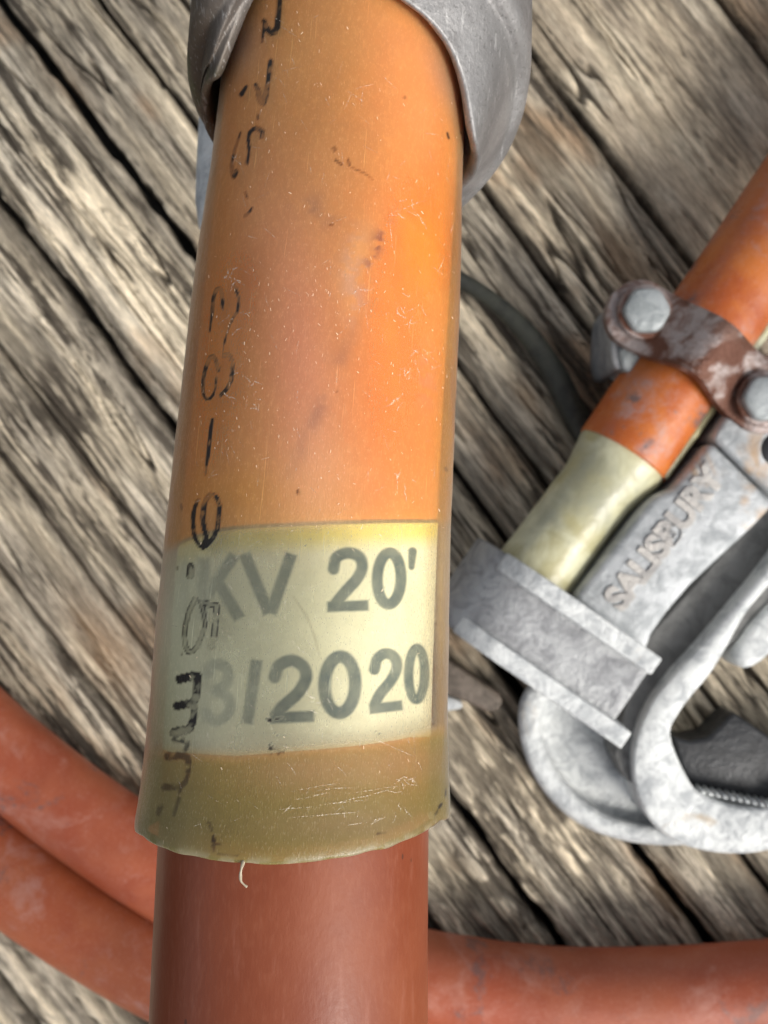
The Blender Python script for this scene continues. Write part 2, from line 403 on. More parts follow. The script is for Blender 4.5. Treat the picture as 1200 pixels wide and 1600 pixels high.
# jacket of the cable: red-brown below with the holder's shade put into the colour, clean orange where the sleeve covers it
def mat_jacket():
    t = NT('cable_jacket'); uv = t.coords((1, 1, 1), 'uv'); sep = t.n('ShaderNodeSeparateXYZ'); t.l(uv, sep.inputs[0])
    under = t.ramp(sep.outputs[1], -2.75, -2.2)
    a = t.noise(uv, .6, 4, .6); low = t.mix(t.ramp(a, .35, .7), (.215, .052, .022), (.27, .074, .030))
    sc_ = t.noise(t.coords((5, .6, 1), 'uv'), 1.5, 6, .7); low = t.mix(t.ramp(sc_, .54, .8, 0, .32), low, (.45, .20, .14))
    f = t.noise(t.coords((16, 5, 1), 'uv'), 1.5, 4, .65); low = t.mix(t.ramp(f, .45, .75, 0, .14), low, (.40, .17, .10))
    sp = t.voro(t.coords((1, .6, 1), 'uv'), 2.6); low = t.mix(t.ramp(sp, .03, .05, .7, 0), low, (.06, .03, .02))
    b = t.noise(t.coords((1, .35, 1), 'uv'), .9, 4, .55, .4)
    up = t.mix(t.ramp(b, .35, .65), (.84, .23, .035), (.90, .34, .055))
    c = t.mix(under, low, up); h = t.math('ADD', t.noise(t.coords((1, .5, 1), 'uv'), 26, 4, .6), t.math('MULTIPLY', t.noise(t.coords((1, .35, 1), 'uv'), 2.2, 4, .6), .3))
    return t.done(t.pbsdf(c, t.ramp(a, .3, .7, .34, .5), normal=t.bump(h, .12, .02), spec=.36))
sj = np.concatenate([np.linspace(-19.4, -6, 60), np.linspace(-5.95, 9, 200), np.linspace(9.1, 15.5, 30)])
nph = 96; ph = np.linspace(-np.pi, np.pi, nph, endpoint=False)
Vj = tp(sj[:, None], ph[None, :], RC); Vj[..., 2] = np.maximum(Vj[..., 2], .02)
uvj = np.stack(np.broadcast_arrays(ph[None, :]*RC, sj[:, None]), -1).reshape(-1, 2)
Fj = [tuple(f) for f in grid_faces(len(sj), nph, True)] + [tuple(range(nph)), tuple(range((len(sj)-1)*nph, len(sj)*nph))[::-1]]
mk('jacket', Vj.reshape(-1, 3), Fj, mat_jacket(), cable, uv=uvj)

# strokes: list of (points px, half width px)
def sdf_strokes(Q, strokes):
    best = np.full(Q.shape[:-1], 99.0)
    for pts, w in strokes:
        pts = np.asarray(pts, float)
        ws = np.full(len(pts), w) if np.isscalar(w) else np.interp(np.linspace(0, 1, len(pts)), np.linspace(0, 1, len(w)), w)
        if len(pts) > 2:
            m = (len(pts)-1)*4+1; ws = np.interp(np.linspace(0, 1, m), np.linspace(0, 1, len(pts)), ws); pts = catmull(pts, m)
        lo, hi = pts.min(0)-16, pts.max(0)+16
        msk = (Q[..., 0] > lo[0]) & (Q[..., 0] < hi[0]) & (Q[..., 1] > lo[1]) & (Q[..., 1] < hi[1])
        if not msk.any(): continue
        q = Q[msk]; b = best[msk]
        for i in range(len(pts)-1):
            a, c = pts[i], pts[i+1]; v = c-a; L = max(v@v, 1e-9); t = np.clip(((q-a)@v)/L, 0, 1)
            d = np.linalg.norm(q-a-t[:, None]*v, axis=1)-(ws[i]*(1-t)+ws[i+1]*t); b = np.minimum(b, d)
        best[msk] = b
    return best
def box_stroke(Q, a, b, hw):   # straight bar with square ends
    a = np.array(a, float); b = np.array(b, float); v = b-a; L = np.linalg.norm(v); v /= L; n = np.array([-v[1], v[0]])
    q = Q-(a+b)/2; dx = np.abs(q@v)-L/2; dy = np.abs(q@n)-hw
    return np.maximum(dx, dy)
def ell(cx, cy, rx, ry, n=28, tilt=0):
    t = np.linspace(0, 2*np.pi, n); x = rx*np.cos(t); y = ry*np.sin(t)
    return np.stack([cx+x*math.cos(tilt)-y*math.sin(tilt), cy+x*math.sin(tilt)+y*math.cos(tilt)], -1)

# ---- the printed label under the sleeve
top_px = [(262, 852), (300, 838), (350, 824), (450, 817), (560, 813), (640, 812), (684, 812)]
bot_px = [(262, 1174), (300, 1177), (370, 1181), (458, 1174), (590, 1161), (640, 1152), (684, 1140)]
tI = [inv(x, y, RL) for x, y in top_px]; bI = [inv(x, y, RL) for x, y in bot_px]
phR = inv(684, 970, RL)[1]; print('label right edge angle', math.degrees(phR), 'range', [round(math.degrees(a[1])) for a in tI])
nlp, nls = 330, 260
lp = np.linspace(-2.4, phR, nlp)
st = np.interp(lp, [a[1] for a in tI], [a[0] for a in tI]); sb = np.interp(lp, [a[1] for a in bI], [a[0] for a in bI])
lt = np.linspace(0, 1, nls)
Ls = sb[None, :]*(1-lt[:, None])+st[None, :]*lt[:, None]; Lp = np.broadcast_to(lp[None, :], Ls.shape)
LV = tp(Ls, Lp, RL+.004*(fbm(Ls*1.2, Lp*2, 77)-.5)); LQ = proj(LV)
txt = [([(521, 889), (526, 871), (544, 864), (561, 870), (566, 886), (558, 904), (540, 924), (525, 942)], 7.5),
       (ell(608, 904, 18.5, 40, tilt=.03), 7.2), ([(644.5, 862), (643, 886)], (5.5, 3.5)),
       ([(323, 1052), (334, 1038), (351, 1042), (357, 1057), (348, 1074), (337, 1079), (352, 1086), (360, 1103), (350, 1121), (334, 1126), (321, 1115)], 7),
       ([(429, 1058), (436, 1040), (456, 1032), (474, 1042), (478, 1060), (466, 1082), (444, 1102), (432, 1116)], 8),
       (ell(531, 1070, 24, 44, tilt=.03), 8.3),
       ([(585, 1046), (590, 1029), (603, 1021), (616, 1027), (620, 1043), (611, 1063), (594, 1084), (586, 1100)], 7),
       (ell(651, 1053, 12.5, 40, tilt=.02), 6)]
txt = [(a, np.array(w)*1.1) for a, w in txt]; d = sdf_strokes(LQ, [(a, float(w) if w.ndim == 0 else list(w)) for a, w in txt])
for a, b, w in (((512, 948), (575, 946), 7.5), ((382, 866), (420, 958), 8.5), ((455, 866), (423, 958), 8.5), ((318, 873), (316, 966), 8.5), ((366, 868), (326, 928), 8),
                ((338, 906), (374, 966), 8.5), ((401, 1032), (386, 1130), 8.2), ((423, 1122), (490, 1119), 8), ((578, 1108), (628, 1102), 7), ((288, 876), (286, 964), 6)):
    d = np.minimum(d, box_stroke(LQ, a, b, w))
soft = np.interp(LQ[..., 0], [280, 340, 420, 560], [7, 4.2, 3.0, 2.4])
ink = 1-sstep(-1, 1, (d-.9)/soft)
ink *= np.interp(LQ[..., 0], [290, 330, 400, 470], [.3, .65, .9, 1.0])*(.85+.3*fbm(Ls*9, Lp*9, 15, 3))
fromtop = (st[None, :]-Ls); 
white = np.array([.98, .98, .86]); yel = np.array([.93, .83, .25]); olive = np.array([.10, .09, .06])
C = white*np.ones(Ls.shape+(1,)); k = (1-sstep(.10, .30, fromtop))[..., None]; C = C*(1-k)+yel*k
dirt = sstep(.55, .75, fbm(Ls*1.3, Lp*1.8, 19, 4))[..., None]*.22; C = C*(1-dirt)+np.array([.55, .47, .38])*dirt
# fold crease
cr = sdf_strokes(LQ, [([(458, 932), (480, 965), (493, 1000), (500, 1030)], (.8, 1.6, .4))]); k = ((1-sstep(-1, 2, cr))*.45)[..., None]; C = C*(1-k)+np.array([.33, .28, .2])*k
C = C*(1-ink[..., None]*.95)+np.array([.045, .085, .115])*ink[..., None]*.95
edge = (1-sstep(.022, .040, np.minimum(fromtop, 9)))[..., None]; C = C*(1-edge)+olive*edge
def mat_vcol(name, rough=.6):
    t = NT(name); return t.done(t.pbsdf(t.attr('Col', True), rough))
mk('label_sticker', LV.reshape(-1, 3), grid_faces(nls, nlp), mat_vcol('printed_label'), cable, cols={'Col': np.clip(C, 0, 1).reshape(-1, 3)})

# ---- the clear sleeve
edge_px = [(206, 1284), (222, 1308), (262, 1330), (330, 1345), (400, 1351), (450, 1350), (500, 1345), (560, 1336), (610, 1324), (660, 1304), (692, 1282)]
eI = [inv(x, y, lambda s: float(r_sleeve(max(s, _rsx[0])))) for x, y in edge_px]
ea = np.array([e[1] for e in eI]); es = np.array([e[0] for e in eI]); o_ = np.argsort(ea); ea, es = ea[o_], es[o_]
print('sleeve edge', np.round(es, 2), np.round(np.degrees(ea)))
NP_, NS_ = 450, 660
sp_ = np.linspace(-np.pi, np.pi, NP_, endpoint=False)
xp = np.concatenate([[-np.pi], ea, [np.pi]]); fp = np.concatenate([[(es[0]+es[-1])/2-.1], es, [(es[0]+es[-1])/2-.1]])
s_end = np.interp(sp_, xp, fp)+.015*(vnoise(sp_*9, sp_*0, 3)-.5)
tt = np.linspace(0, 1, NS_); STOP = 8.6
SS = s_end[None, :]*(1-tt[:, None])+STOP*tt[:, None]; PP = np.broadcast_to(sp_[None, :], SS.shape)
ang = np.cos(PP); 
rO = r_sleeve(SS)+.012*(fbm(SS*.9+np.sin(PP)*2, np.cos(PP)*2, 301, 3)-.5)
rO = rO+.006*(fbm(SS*5+np.sin(PP)*4, np.cos(PP)*6, 305, 3)-.5)
lip = np.exp(-(SS-s_end[None, :])/.05); rO = rO-.02*lip
rI = np.minimum(np.maximum(RL+.02, rO-.11), rO-.035)
VO = tp(SS, PP, rO); Q = proj(VO); front = np.cos(PP) > -.2
Qf = np.where(front[..., None], Q, -999)
X_, Y_ = Qf[..., 0], Qf[..., 1]
def gb(cx, cy, sx, sy, rot=0):
    a = X_-cx; b = Y_-cy; c_, s_ = math.cos(rot), math.sin(rot); return np.exp(-.5*(((a*c_+b*s_)/sx)**2+((-a*s_+b*c_)/sy)**2))
# ink of the stamped lettering on the outside of the sleeve
INK = [([(438, -12), (435, 28), (431, 47), (424, 51), (417, 44), (413, 33)], (3.5, 4, 4.5, 3)), ([(413, 40), (409, 66)], (2.5, 1)),
       ([(423, 95), (420, 121), (415, 149), (411, 160), (406, 154), (403, 141), (399, 132)], (2.8, 3, 4.2, 4, 2)), ([(385, 135), (377, 148)], (1.6, 3)), ([(403, 180), (403, 186)], 1),
       ([(376, 207), (370, 225), (364, 245), (362, 262), (365, 276), (369, 268)], (.8, 1.7, 3)), ([(386, 256), (389, 236), (388, 215), (392, 205), (402, 201), (410, 206), (409, 214)], (2, 2, 2.8, 3)),
       ([(382, 338), (388, 333), (394, 325)], (1.6, 1.5, .8)), ([(383, 300), (386, 308)], .8),
       ([(328, 517), (331, 490), (334, 465), (339, 452), (345, 452), (347, 465), (348, 482)], (1.2, 2.4, 2.8, 2.8, 1.8)), ([(364, 445), (370, 456), (373, 470), (371, 486), (361, 503), (352, 530), (348, 552)], (2.4, 2.2, 2, 1.6, 1, .5)),
       ([(350, 556), (357, 553), (362, 562), (364, 576), (361, 593), (355, 607), (345, 617)], (3, 2.8, 3, 3, 2.4)),
       ([(341, 578), (338, 565), (333, 557), (327, 561), (320, 580), (317, 600), (318, 616), (323, 624), (331, 620), (336, 608), (338, 590)], (2.6, 2.8, 2.6, 2.2, 1.6, .6)),
       ([(332, 655), (327, 692), (321, 740)], (2.4, 3.4, 2)),
       ([(329, 772), (321, 783), (317.5, 801), (318, 821), (322, 838), (318, 853)], (3.2, 3.8, 3.6, 3.2)), ([(329, 772), (339, 778), (343, 796), (341, 819), (335, 837), (324, 851), (317, 855)], (3, 3.4, 3.4, 4.2)),
       ([(309, 781), (303, 799), (302, 819), (304, 837), (310, 850), (317, 855)], (2.4, 3, 3, 3.6)),
       ([(298, 885), (297, 900)], 5.0), ([(283, 789), (284, 796)], 1), ([(277, 886), (277, 889)], .8), ([(284, 1021), (284, 1024)], .8),
       ([(314, 941), (337, 946)], (4, 4.5)), ([(338, 946), (338, 968), (331, 1010)], 4.5),
       ([(314, 941), (318, 956), (320, 976), (313, 999), (303, 1016), (295, 1018)], (3.4, 3, 3, 3.5)), ([(295, 1018), (289.5, 1008), (289.5, 983), (295, 957), (305, 936)], (4, 3.4, 3.4, 4)),
       ([(281, 1061), (305, 1056), (309, 1062), (307, 1085), (302, 1098)], (6, 6, 5.2, 5)), ([(302, 1098), (277, 1103)], (5, 5.6)), ([(302, 1098), (303, 1120), (296, 1139)], (4, 4.6, 5)), ([(296, 1139), (273, 1145)], (5, 7))]
FADE = [([(262, 1182), (292, 1183), (292, 1215), (282, 1228), (257, 1230)], (6.5, 6, 4, 5, 6)), ([(282, 1228), (280, 1246), (272, 1273)], (3.5, 3)), ([(251, 1262), (249, 1270)], 5.5),
        ([(272, 1155), (292, 1160), (290, 1172)], (5, 4))]
_r = random.Random(9)
SMUDGE = [([(x, y), (x+_r.uniform(-5, 5), y+_r.uniform(-2, 2))], _r.uniform(.6, 2.0)) for x, y in [(431+_r.gauss(0, 8), _r.choice([1122, 1124, 1146, 1166, 1170, 1174])+_r.gauss(0, 3)) for _ in range(46)]]+[
          ([(326, 1284), (331, 1298)], 1.8), ([(333, 1308), (334, 1316)], 2.8), ([(333, 1322), (334, 1328)], 2), ([(335, 1320), (345, 1318)], 1),
          ([(519, 232), (526, 233)], 1.2), ([(522, 236), (524, 229)], .9), ([(524, 250), (534, 257)], 1.7), ([(544, 249), (546, 258)], 1.7), ([(550, 262), (570, 271), (584, 282)], (.6, 1, .4)),
          ([(517, 351), (518, 352)], 1.6), ([(632, 152), (633, 153)], 1.8), ([(699, 208), (701, 216)], 1.8), ([(720, 207), (720, 208)], 1), ([(696, 732), (698, 735)], 2.2), ([(526, 611), (526, 612)], 1.3), ([(466, 767), (466, 771)], 1.8),
          ([(486, 842), (487, 844)], 1.6), ([(478, 852), (478, 853)], 1.2), ([(682, 975), (683, 976)], 1.1), ([(686, 1262), (690, 1256)], 2), ([(680, 1272), (684, 1268)], 1.2), ([(697, 1234), (696, 1244)], 1.2),
          ([(235, 1070), (234, 1078)], 1.6), ([(227, 1165), (225, 1172)], 1.4), ([(205, 1268), (204, 1276)], 2), ([(590, 1302), (602, 1300)], 1.2), ([(340, 1334), (372, 1336)], .9),
          ([(553, 1100), (556, 1103)], 1), ([(585, 1142), (596, 1148)], .9)]
dI = sdf_strokes(Qf, INK)-np.interp(Y_, [420, 740, 1040, 1100], [.9, .6, .9, 1.4]); nz = fbm(SS*14, PP*14, 401, 3); nz2 = fbm(SS*5, PP*5, 402, 3)
body = 1-sstep(-.8, .9, dI)
ring = np.exp(-((dI+1.0)/1.1)**2)
hollow = np.interp(Y_, [860, 940, 1030, 1050], [.8, .4, .4, .9])
inkv = body*np.clip(hollow*(.5+nz)+ring*.9, 0, 1)
inkv *= np.interp(Y_, [-20, 60, 100, 200, 420, 560, 760, 900], [.95, .95, 1., .85, .85, .9, 1., 1.])*(.7+.55*sstep(.3, .6, nz))
dF = sdf_strokes(Qf, FADE); inkv = np.maximum(inkv, (1-sstep(-2, 1.5, dF))*np.interp(Y_, [1150, 1190, 1280], [.9, .8, .5])*sstep(.30, .5, nz))
dS = sdf_strokes(Qf, SMUDGE); inkv = np.maximum(inkv, (1-sstep(-1.4, 1.6, dS))*(.55+.45*sstep(.3, .55, nz)))
# cloudiness (0 clear .. 1 opaque) and colour painted over the plastic
milk = .44+.24*(fbm(SS*.9, PP*1.6, 411, 4)-.5)
milk = milk-.30*gb(655, 380, 38, 70)-.24*gb(610, 600, 42, 130)-.22*gb(345, 560, 34, 130, .1)-.15*gb(385, 440, 26, 50)
milk += .16*gb(480, 580, 38, 170, -.05)+.24*gb(560, 395, 16, 40, .4)+.20*gb(550, 470, 14, 30)+.18*gb(500, 760, 60, 70, .2)
ltop = np.interp(X_, [p[0] for p in top_px], [p[1] for p in top_px]); lbot = np.interp(X_, [p[0] for p in bot_px], [p[1] for p in bot_px])
labx = 1-sstep(676, 690, X_)
lab = sstep(-6, 16, Y_-ltop)*(1-sstep(-16, 12, Y_-lbot))*(.35+.65*labx)
milk = milk*(1-lab)+lab*(.16+.50*gb(256, 1000, 44, 190)+.12*gb(340, 1110, 40, 50)+.12*(fbm(SS*2.5, PP*4, 415, 4)-.5))
botm = sstep(-12, 20, Y_-lbot); milk = milk*(1-botm)+botm*(.74+.14*(fbm(SS*2, PP*2, 417, 4)-.5))
limb = np.clip(1-np.abs((X_-np.interp(Y_, _py, _mid))/np.interp(Y_, list(_hw.keys()), list(_hw.values()))), 0, 1)
milk = np.clip(milk, .06, .92)
base = np.array([.99, .64, .25]); pink = np.array([.97, .52, .32]); gold = np.array([.93, .60, .17]); green = np.array([.86, .87, .66]); olv = np.array([.40, .33, .10]); tan = np.array([.46, .34, .15])
MC = base*np.ones(SS.shape+(1,))
def mx(C, col, f): return C*(1-f[..., None])+col*f[..., None]
MC = mx(MC, pink, np.clip(.85*gb(470, 560, 55, 190, -.08), 0, 1))
MC = mx(MC, gold, np.clip(gb(700, 420, 14, 330)+.35*gb(430, 150, 60, 80)+.9*gb(350, 770, 50, 30)+.5*gb(690, 700, 16, 60), 0, 1))
MC = mx(MC, green, lab); MC = mx(MC, olv, botm)
MC = mx(MC, tan, botm*np.clip(gb(470, 1200, 70, 30)+.8*gb(640, 1190, 60, 25)+.7*gb(560, 1290, 120, 18), 0, 1))
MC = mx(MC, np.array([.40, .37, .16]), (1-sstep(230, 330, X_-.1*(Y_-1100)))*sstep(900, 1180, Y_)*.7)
mid_smudge = .95*gb(588, 385, 9, 40, .42)*sstep(.35, .55, nz)+.6*gb(496, 330, 26, 20)*sstep(.4, .6, nz2)+.5*gb(512, 610, 9, 95, .42)*sstep(.3, .6, nz2)
MC = mx(MC, np.array([.20, .12, .115]), mid_smudge)
milk = np.clip(milk+.35*mid_smudge, .06, .92)
haze = np.clip(.5*gb(550, 400, 12, 30, .2)+.55*gb(556, 470, 14, 26)+.5*gb(665, 590, 10, 34), 0, 1)*sstep(.35, .6, nz)
MC = mx(MC, np.array([.72, .62, .5]), haze)
cutk = np.exp(-((SS-s_end[None, :])/.045)**2)*sstep(.38, .62, fbm(PP*14, SS*10, 431, 3)); MC = mx(MC, np.array([.50, .44, .29]), np.clip(cutk, 0, 1)*.8); milk = np.clip(milk+.3*cutk, .06, .95)  # cloudy cut edge, with the highlight of the lip put into its colour
pur = np.clip(gb(372, 70, 22, 40, .5)+gb(700, 130, 16, 60, -.35)*.8, 0, 1)*.6; MC = mx(MC, np.array([.33, .25, .27]), pur); milk = np.clip(milk+pur*.4, .06, .92)
nv = NP_*NS_
VI = tp(SS, PP, rI)
Vall = np.concatenate([VO.reshape(-1, 3), VI.reshape(-1, 3)], 0)
FO = grid_faces(NS_, NP_, True); FI = FO[:, ::-1]+nv
j = np.arange(NP_); j2 = (j+1) % NP_
FR = np.stack([j, nv+j, nv+j2, j2], -1); FT = np.stack([(NS_-1)*NP_+j, (NS_-1)*NP_+j2, nv+(NS_-1)*NP_+j2, nv+(NS_-1)*NP_+j], -1)
Fall = np.concatenate([FO, FI, FR, FT], 0); mi = np.concatenate([np.zeros(len(FO)), np.ones(len(FI)), np.full(len(FR), 2), np.full(len(FT), 2)]).astype(int)
rep = lambda a: np.concatenate([a.reshape(-1), a.reshape(-1)])
uvs = np.stack([PP*1.35, SS], -1).reshape(-1, 2); uvs = np.concatenate([uvs, uvs], 0)
def mat_sleeve():
    t = NT('cloudy_plastic'); uv = t.coords((1, 1, 1), 'uv')
    milk = t.attr('milk'); ink = t.attr('ink'); c = t.attr('Col', True)
    fine = t.noise(t.coords((1, .45, 1), 'uv'), 22, 4, .65); fine2 = t.noise(t.coords((1.6, .5, 1), 'uv'), 55, 2, .5)
    m = t.math('ADD', milk, t.ramp(fine, .45, .75, 0, .09)); m = t.math('ADD', m, t.ramp(fine2, .58, .72, 0, .12))
    # hair scratches
    tot = m
    for rot, scl, sc2, amt in ((.25, 38, 1.1, .25), (-.5, 30, 1.3, .2), (1.45, 34, .9, .18)):
        n1 = t.noise(t.coords((scl, sc2, 1), 'uv', (0, 0, rot)), 1, 2, .5); tot = t.math('ADD', tot, t.ramp(n1, .70, .76, 0, amt))
    tot = t.math('MINIMUM', tot, .96)
    cc = t.mix(t.ramp(fine2, .56, .72, 0, .2), c, (.88, .74, .56))
    cc = t.mix(ink, cc, (.022, .018, .016)); fac = t.math('MAXIMUM', tot, ink)
    h = t.math('ADD', t.noise(t.coords((1, .5, 1), 'uv'), 4.5, 5, .6), t.math('MULTIPLY', fine2, .35))
    nb = t.bump(h, .35, .035)
    dif = t.n('ShaderNodeBsdfDiffuse'); t.l(cc, dif.inputs[0]); t.l(nb, dif.inputs['Normal'])
    trl = t.n('ShaderNodeBsdfTranslucent'); t.l(cc, trl.inputs[0])
    mm = t.n('ShaderNodeMixShader'); mm.inputs[0].default_value = .45; t.l(dif.outputs[0], mm.inputs[1]); t.l(trl.outputs[0], mm.inputs[2])
    tr = t.n('ShaderNodeBsdfTransparent'); tr.inputs[0].default_value = (1.0, .985, .90, 1)
    mx_ = t.n('ShaderNodeMixShader'); t.l(fac, mx_.inputs[0]); t.l(tr.outputs[0], mx_.inputs[1]); t.l(mm.outputs[0], mx_.inputs[2])
    gl = t.n('ShaderNodeBsdfGlossy'); gl.inputs['Roughness'].default_value = .32; t.l(nb, gl.inputs['Normal'])
    fr = t.n('ShaderNodeFresnel'); fr.inputs[0].default_value = 1.45; t.l(nb, fr.inputs['Normal'])
    m2 = t.n('ShaderNodeMixShader'); t.l(fr.outputs[0], m2.inputs[0]); t.l(mx_.outputs[0], m2.inputs[1]); t.l(gl.outputs[0], m2.inputs[2])
    return t.done(m2.outputs[0])
def mat_inner():
    t = NT('inner_plastic_wall'); tr = t.n('ShaderNodeBsdfTransparent'); tr.inputs[0].default_value = (1, .985, .93, 1); return t.done(tr.outputs[0])
def mat_rim():
    t = NT('cut_plastic_edge'); n = t.noise(t.coords(), 12, 4, .6)
    return t.done(t.pbsdf(t.mix(n, (.34, .28, .18), (.52, .45, .34)), .4))
M['sleeve'], M['inner'], M['rim'] = mat_sleeve(), mat_inner(), mat_rim()
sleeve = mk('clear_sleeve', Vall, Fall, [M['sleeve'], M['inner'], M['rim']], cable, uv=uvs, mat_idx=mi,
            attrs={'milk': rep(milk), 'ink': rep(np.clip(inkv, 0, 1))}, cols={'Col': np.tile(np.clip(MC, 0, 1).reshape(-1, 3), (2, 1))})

# ---- scratches and flecks raised on the plastic, one joined mesh
def inv_v(px, py):
    px = np.asarray(px, float); py = np.asarray(py, float); mid_ = np.interp(py, _py, _mid); hw_ = np.interp(py, list(_hw.keys()), list(_hw.values()))
    phi = np.arcsin(np.clip((px-mid_)/hw_, -.99, .99)); s = (800-py)/FPX*7.6; T_ = np.stack([px, py], -1)
    for _ in range(14):
        q = proj(tp(s, phi, r_sleeve(s))); e = T_-q
        q1 = (proj(tp(s+1e-3, phi, r_sleeve(s+1e-3)))-q)/1e-3; q2 = (proj(tp(s, phi+1e-3, r_sleeve(s)))-q)/1e-3
        det = q1[:, 0]*q2[:, 1]-q2[:, 0]*q1[:, 1]; det = np.where(np.abs(det) < 20, np.sign(det+1e-9)*20, det)
        ds = (e[:, 0]*q2[:, 1]-q2[:, 0]*e[:, 1])/det; dp = (q1[:, 0]*e[:, 1]-q1[:, 1]*e[:, 0])/det
        s = s+np.clip(ds, -.3, .3); phi = np.clip(phi+np.clip(dp, -.3, .3), -1.45, 1.45)
    return s, phi
def ribbon_mesh(lines):   # lines: list of (px points, half width px)
    Qs, F = [], []
    for pts, w in lines:
        pts = np.asarray(pts, float); n = len(pts)
        Tn = np.gradient(pts, axis=0); Tn /= np.maximum(np.linalg.norm(Tn, axis=1), 1e-6)[:, None]; Nn = np.stack([-Tn[:, 1], Tn[:, 0]], 1)
        b0 = len(Qs)
        for i in range(n):
            f = math.sin(math.pi*(i+.35)/(n-.3)) if n > 2 else 1
            for sg in (-1, 1): Qs.append(pts[i]+sg*Nn[i]*w*max(f, .25))
        for i in range(n-1): F.append((b0+2*i, b0+2*i+1, b0+2*i+3, b0+2*i+2))
    Qs = np.array(Qs); si, fi = inv_v(Qs[:, 0], Qs[:, 1])
    return tp(si, fi, r_sleeve(si)+.012), F
lines = []
rnd = random.Random(3)
def inside(x, y, m=.93):
    mid_ = np.interp(y, _py, _mid); hw_ = np.interp(y, list(_hw.keys()), list(_hw.values())); return abs(x-mid_) < hw_*m and -10 < y < 1320
def scr(x, y, L, a, w=.7, bend=.15, n=5):
    pts = []; aa = a
    for i in range(n):
        pts.append((x, y)); x += math.cos(aa)*L/(n-1); y += math.sin(aa)*L/(n-1); aa += rnd.uniform(-bend, bend)
    if all(inside(*p) for p in pts): lines.append((pts, w))
for _ in range(11):   # long brushed scratches near the cut end
    scr(rnd.uniform(430, 560), rnd.uniform(1200, 1290), rnd.uniform(25, 110), rnd.uniform(-.25, -.08), rnd.uniform(.5, 1.1), .06, 6)
for cx, cy, k in ((640, 475, 9), (640, 583, 8), (625, 620, 5), (630, 760, 6), (360, 430, 8), (375, 500, 5), (640, 330, 6), (560, 450, 7), (365, 232, 4), (655, 560, 4), (385, 590, 6), (400, 620, 5), (610, 1270, 6), (620, 1210, 8), (500, 1080, 6), (600, 1040, 7)):
    for _ in range(k): scr(cx+rnd.gauss(0, 12), cy+rnd.gauss(0, 12), rnd.uniform(8, 26), rnd.uniform(0, math.pi), rnd.uniform(.6, 1.5), .5)
scr(610, 335, 60, -.5, .8, .35, 7); scr(612, 390, -45, 1.5, .8, .03); scr(455, 1000, 40, .8, .8, .2); scr(585, 1155, 75, .42, .8, .03); scr(470, 985, 60, 1.0, .6, .1); scr(362, 243, 26, .75, 1.2, .02); scr(365, 258, 20, -1.2, 1.0, .02)
for _ in range(260): scr(rnd.uniform(230, 720), rnd.uniform(0, 1310), rnd.uniform(8, 34), rnd.choice([1.35, 1.6, .6, -.5])+rnd.gauss(0, .25), rnd.uniform(.35, .7), .1)
def mat_scratch(name, col):
    t = NT(name); n = t.noise(t.coords(), 60, 3, .6); dif = t.pbsdf(col, .35)
    tr = t.n('ShaderNodeBsdfTransparent'); mx_ = t.n('ShaderNodeMixShader'); t.l(t.ramp(n, .42, .66, .0, .5), mx_.inputs[0]); t.l(tr.outputs[0], mx_.inputs[1]); t.l(dif, mx_.inputs[2]); return t.done(mx_.outputs[0])
V, F = ribbon_mesh(lines); o = mk('scratches', V, F, mat_scratch('plastic_scratch', (.90, .80, .66)), sleeve); o['kind'] = 'stuff'
lines = []
for _ in range(1050):
    x, y = rnd.uniform(225, 722), rnd.uniform(-10, 1320)
    dens = .30+.9*math.exp(-((y-560)/260)**2)+.5*math.exp(-((x-470)/60)**2)*(y < 900)
    if y > 860: dens *= .30
    if rnd.random() > dens/1.5 or not inside(x, y): continue
    a = rnd.gauss(1.45, .5); L = rnd.uniform(1.4, 5.5); lines.append(([(x, y), (x+math.cos(a)*L, y+math.sin(a)*L)], rnd.choice([.2, .25, .3, .4, .6])))
V, F = ribbon_mesh(lines); 
t_ = NT('bright_fleck'); o = mk('glint_flecks', V, F, t_.done(t_.pbsdf((.90, .72, .50), .35)), sleeve); o['kind'] = 'stuff'  # pale flecks that paint the sparkle of the plastic
# curl of torn plastic hanging from the cut edge
def on(px, py, lift):
    s0, f0 = inv(px, py, lambda s: float(r_sleeve(max(s, _rsx[0])))); return tp(s0, f0, float(r_sleeve(max(s0, _rsx[0])))+lift-.06)
bp = [on(379, 1345, .03), on(377, 1358, .06), on(375, 1368, .05), on(376, 1377, .05), on(380, 1383, .04), on(384, 1387, .03)]
tube('torn_curl', bp, lambda s: .013-.02*min(s, .3)+.003*math.sin(s*60), M['rim'], sleeve, 8, 24)

# ------------------------------------------------------------------ grey clamp holding the sleeved cable (top of the picture)
def mat_pewter():
    t = NT('cast_grey_metal'); co = t.coords(); a = t.noise(co, .9, 5, .6, .6)
    c = t.mix(t.ramp(a, .35, .65), (.165, .16, .158), (.27, .265, .262))
    br = t.attr('brown'); c = t.mix(br, c, (.105, .080, .058)); g = t.noise(co, 1.8, 3); c = t.mix(t.math('MULTIPLY', br, t.ramp(g, .5, .65)), c, (.07, .075, .035))
    st = t.noise(t.coords((30, 4, 4)), 1.0, 4, .6); c = t.mix(t.ramp(st, .58, .72, 0, .5), c, (.52, .51, .50))
    sp = t.noise(co, 24, 3, .6); c = t.mix(t.ramp(sp, .58, .68, 0, .5), c, (.09, .086, .082)); gl_ = t.noise(t.coords((30, 12, 12)), 1.6, 3, .6); c = t.mix(t.ramp(gl_, .62, .70, 0, .4), c, (.50, .49, .47))
    h = t.math('ADD', t.noise(co, 5, 5, .65), t.math('MULTIPLY', t.noise(t.coords((14, 9, 9)), 1, 3), .5))
    return t.done(t.pbsdf(c, t.ramp(a, .3, .7, .60, .46), .45, normal=t.bump(h, .55, .03)))
M['pewter'] = mat_pewter()
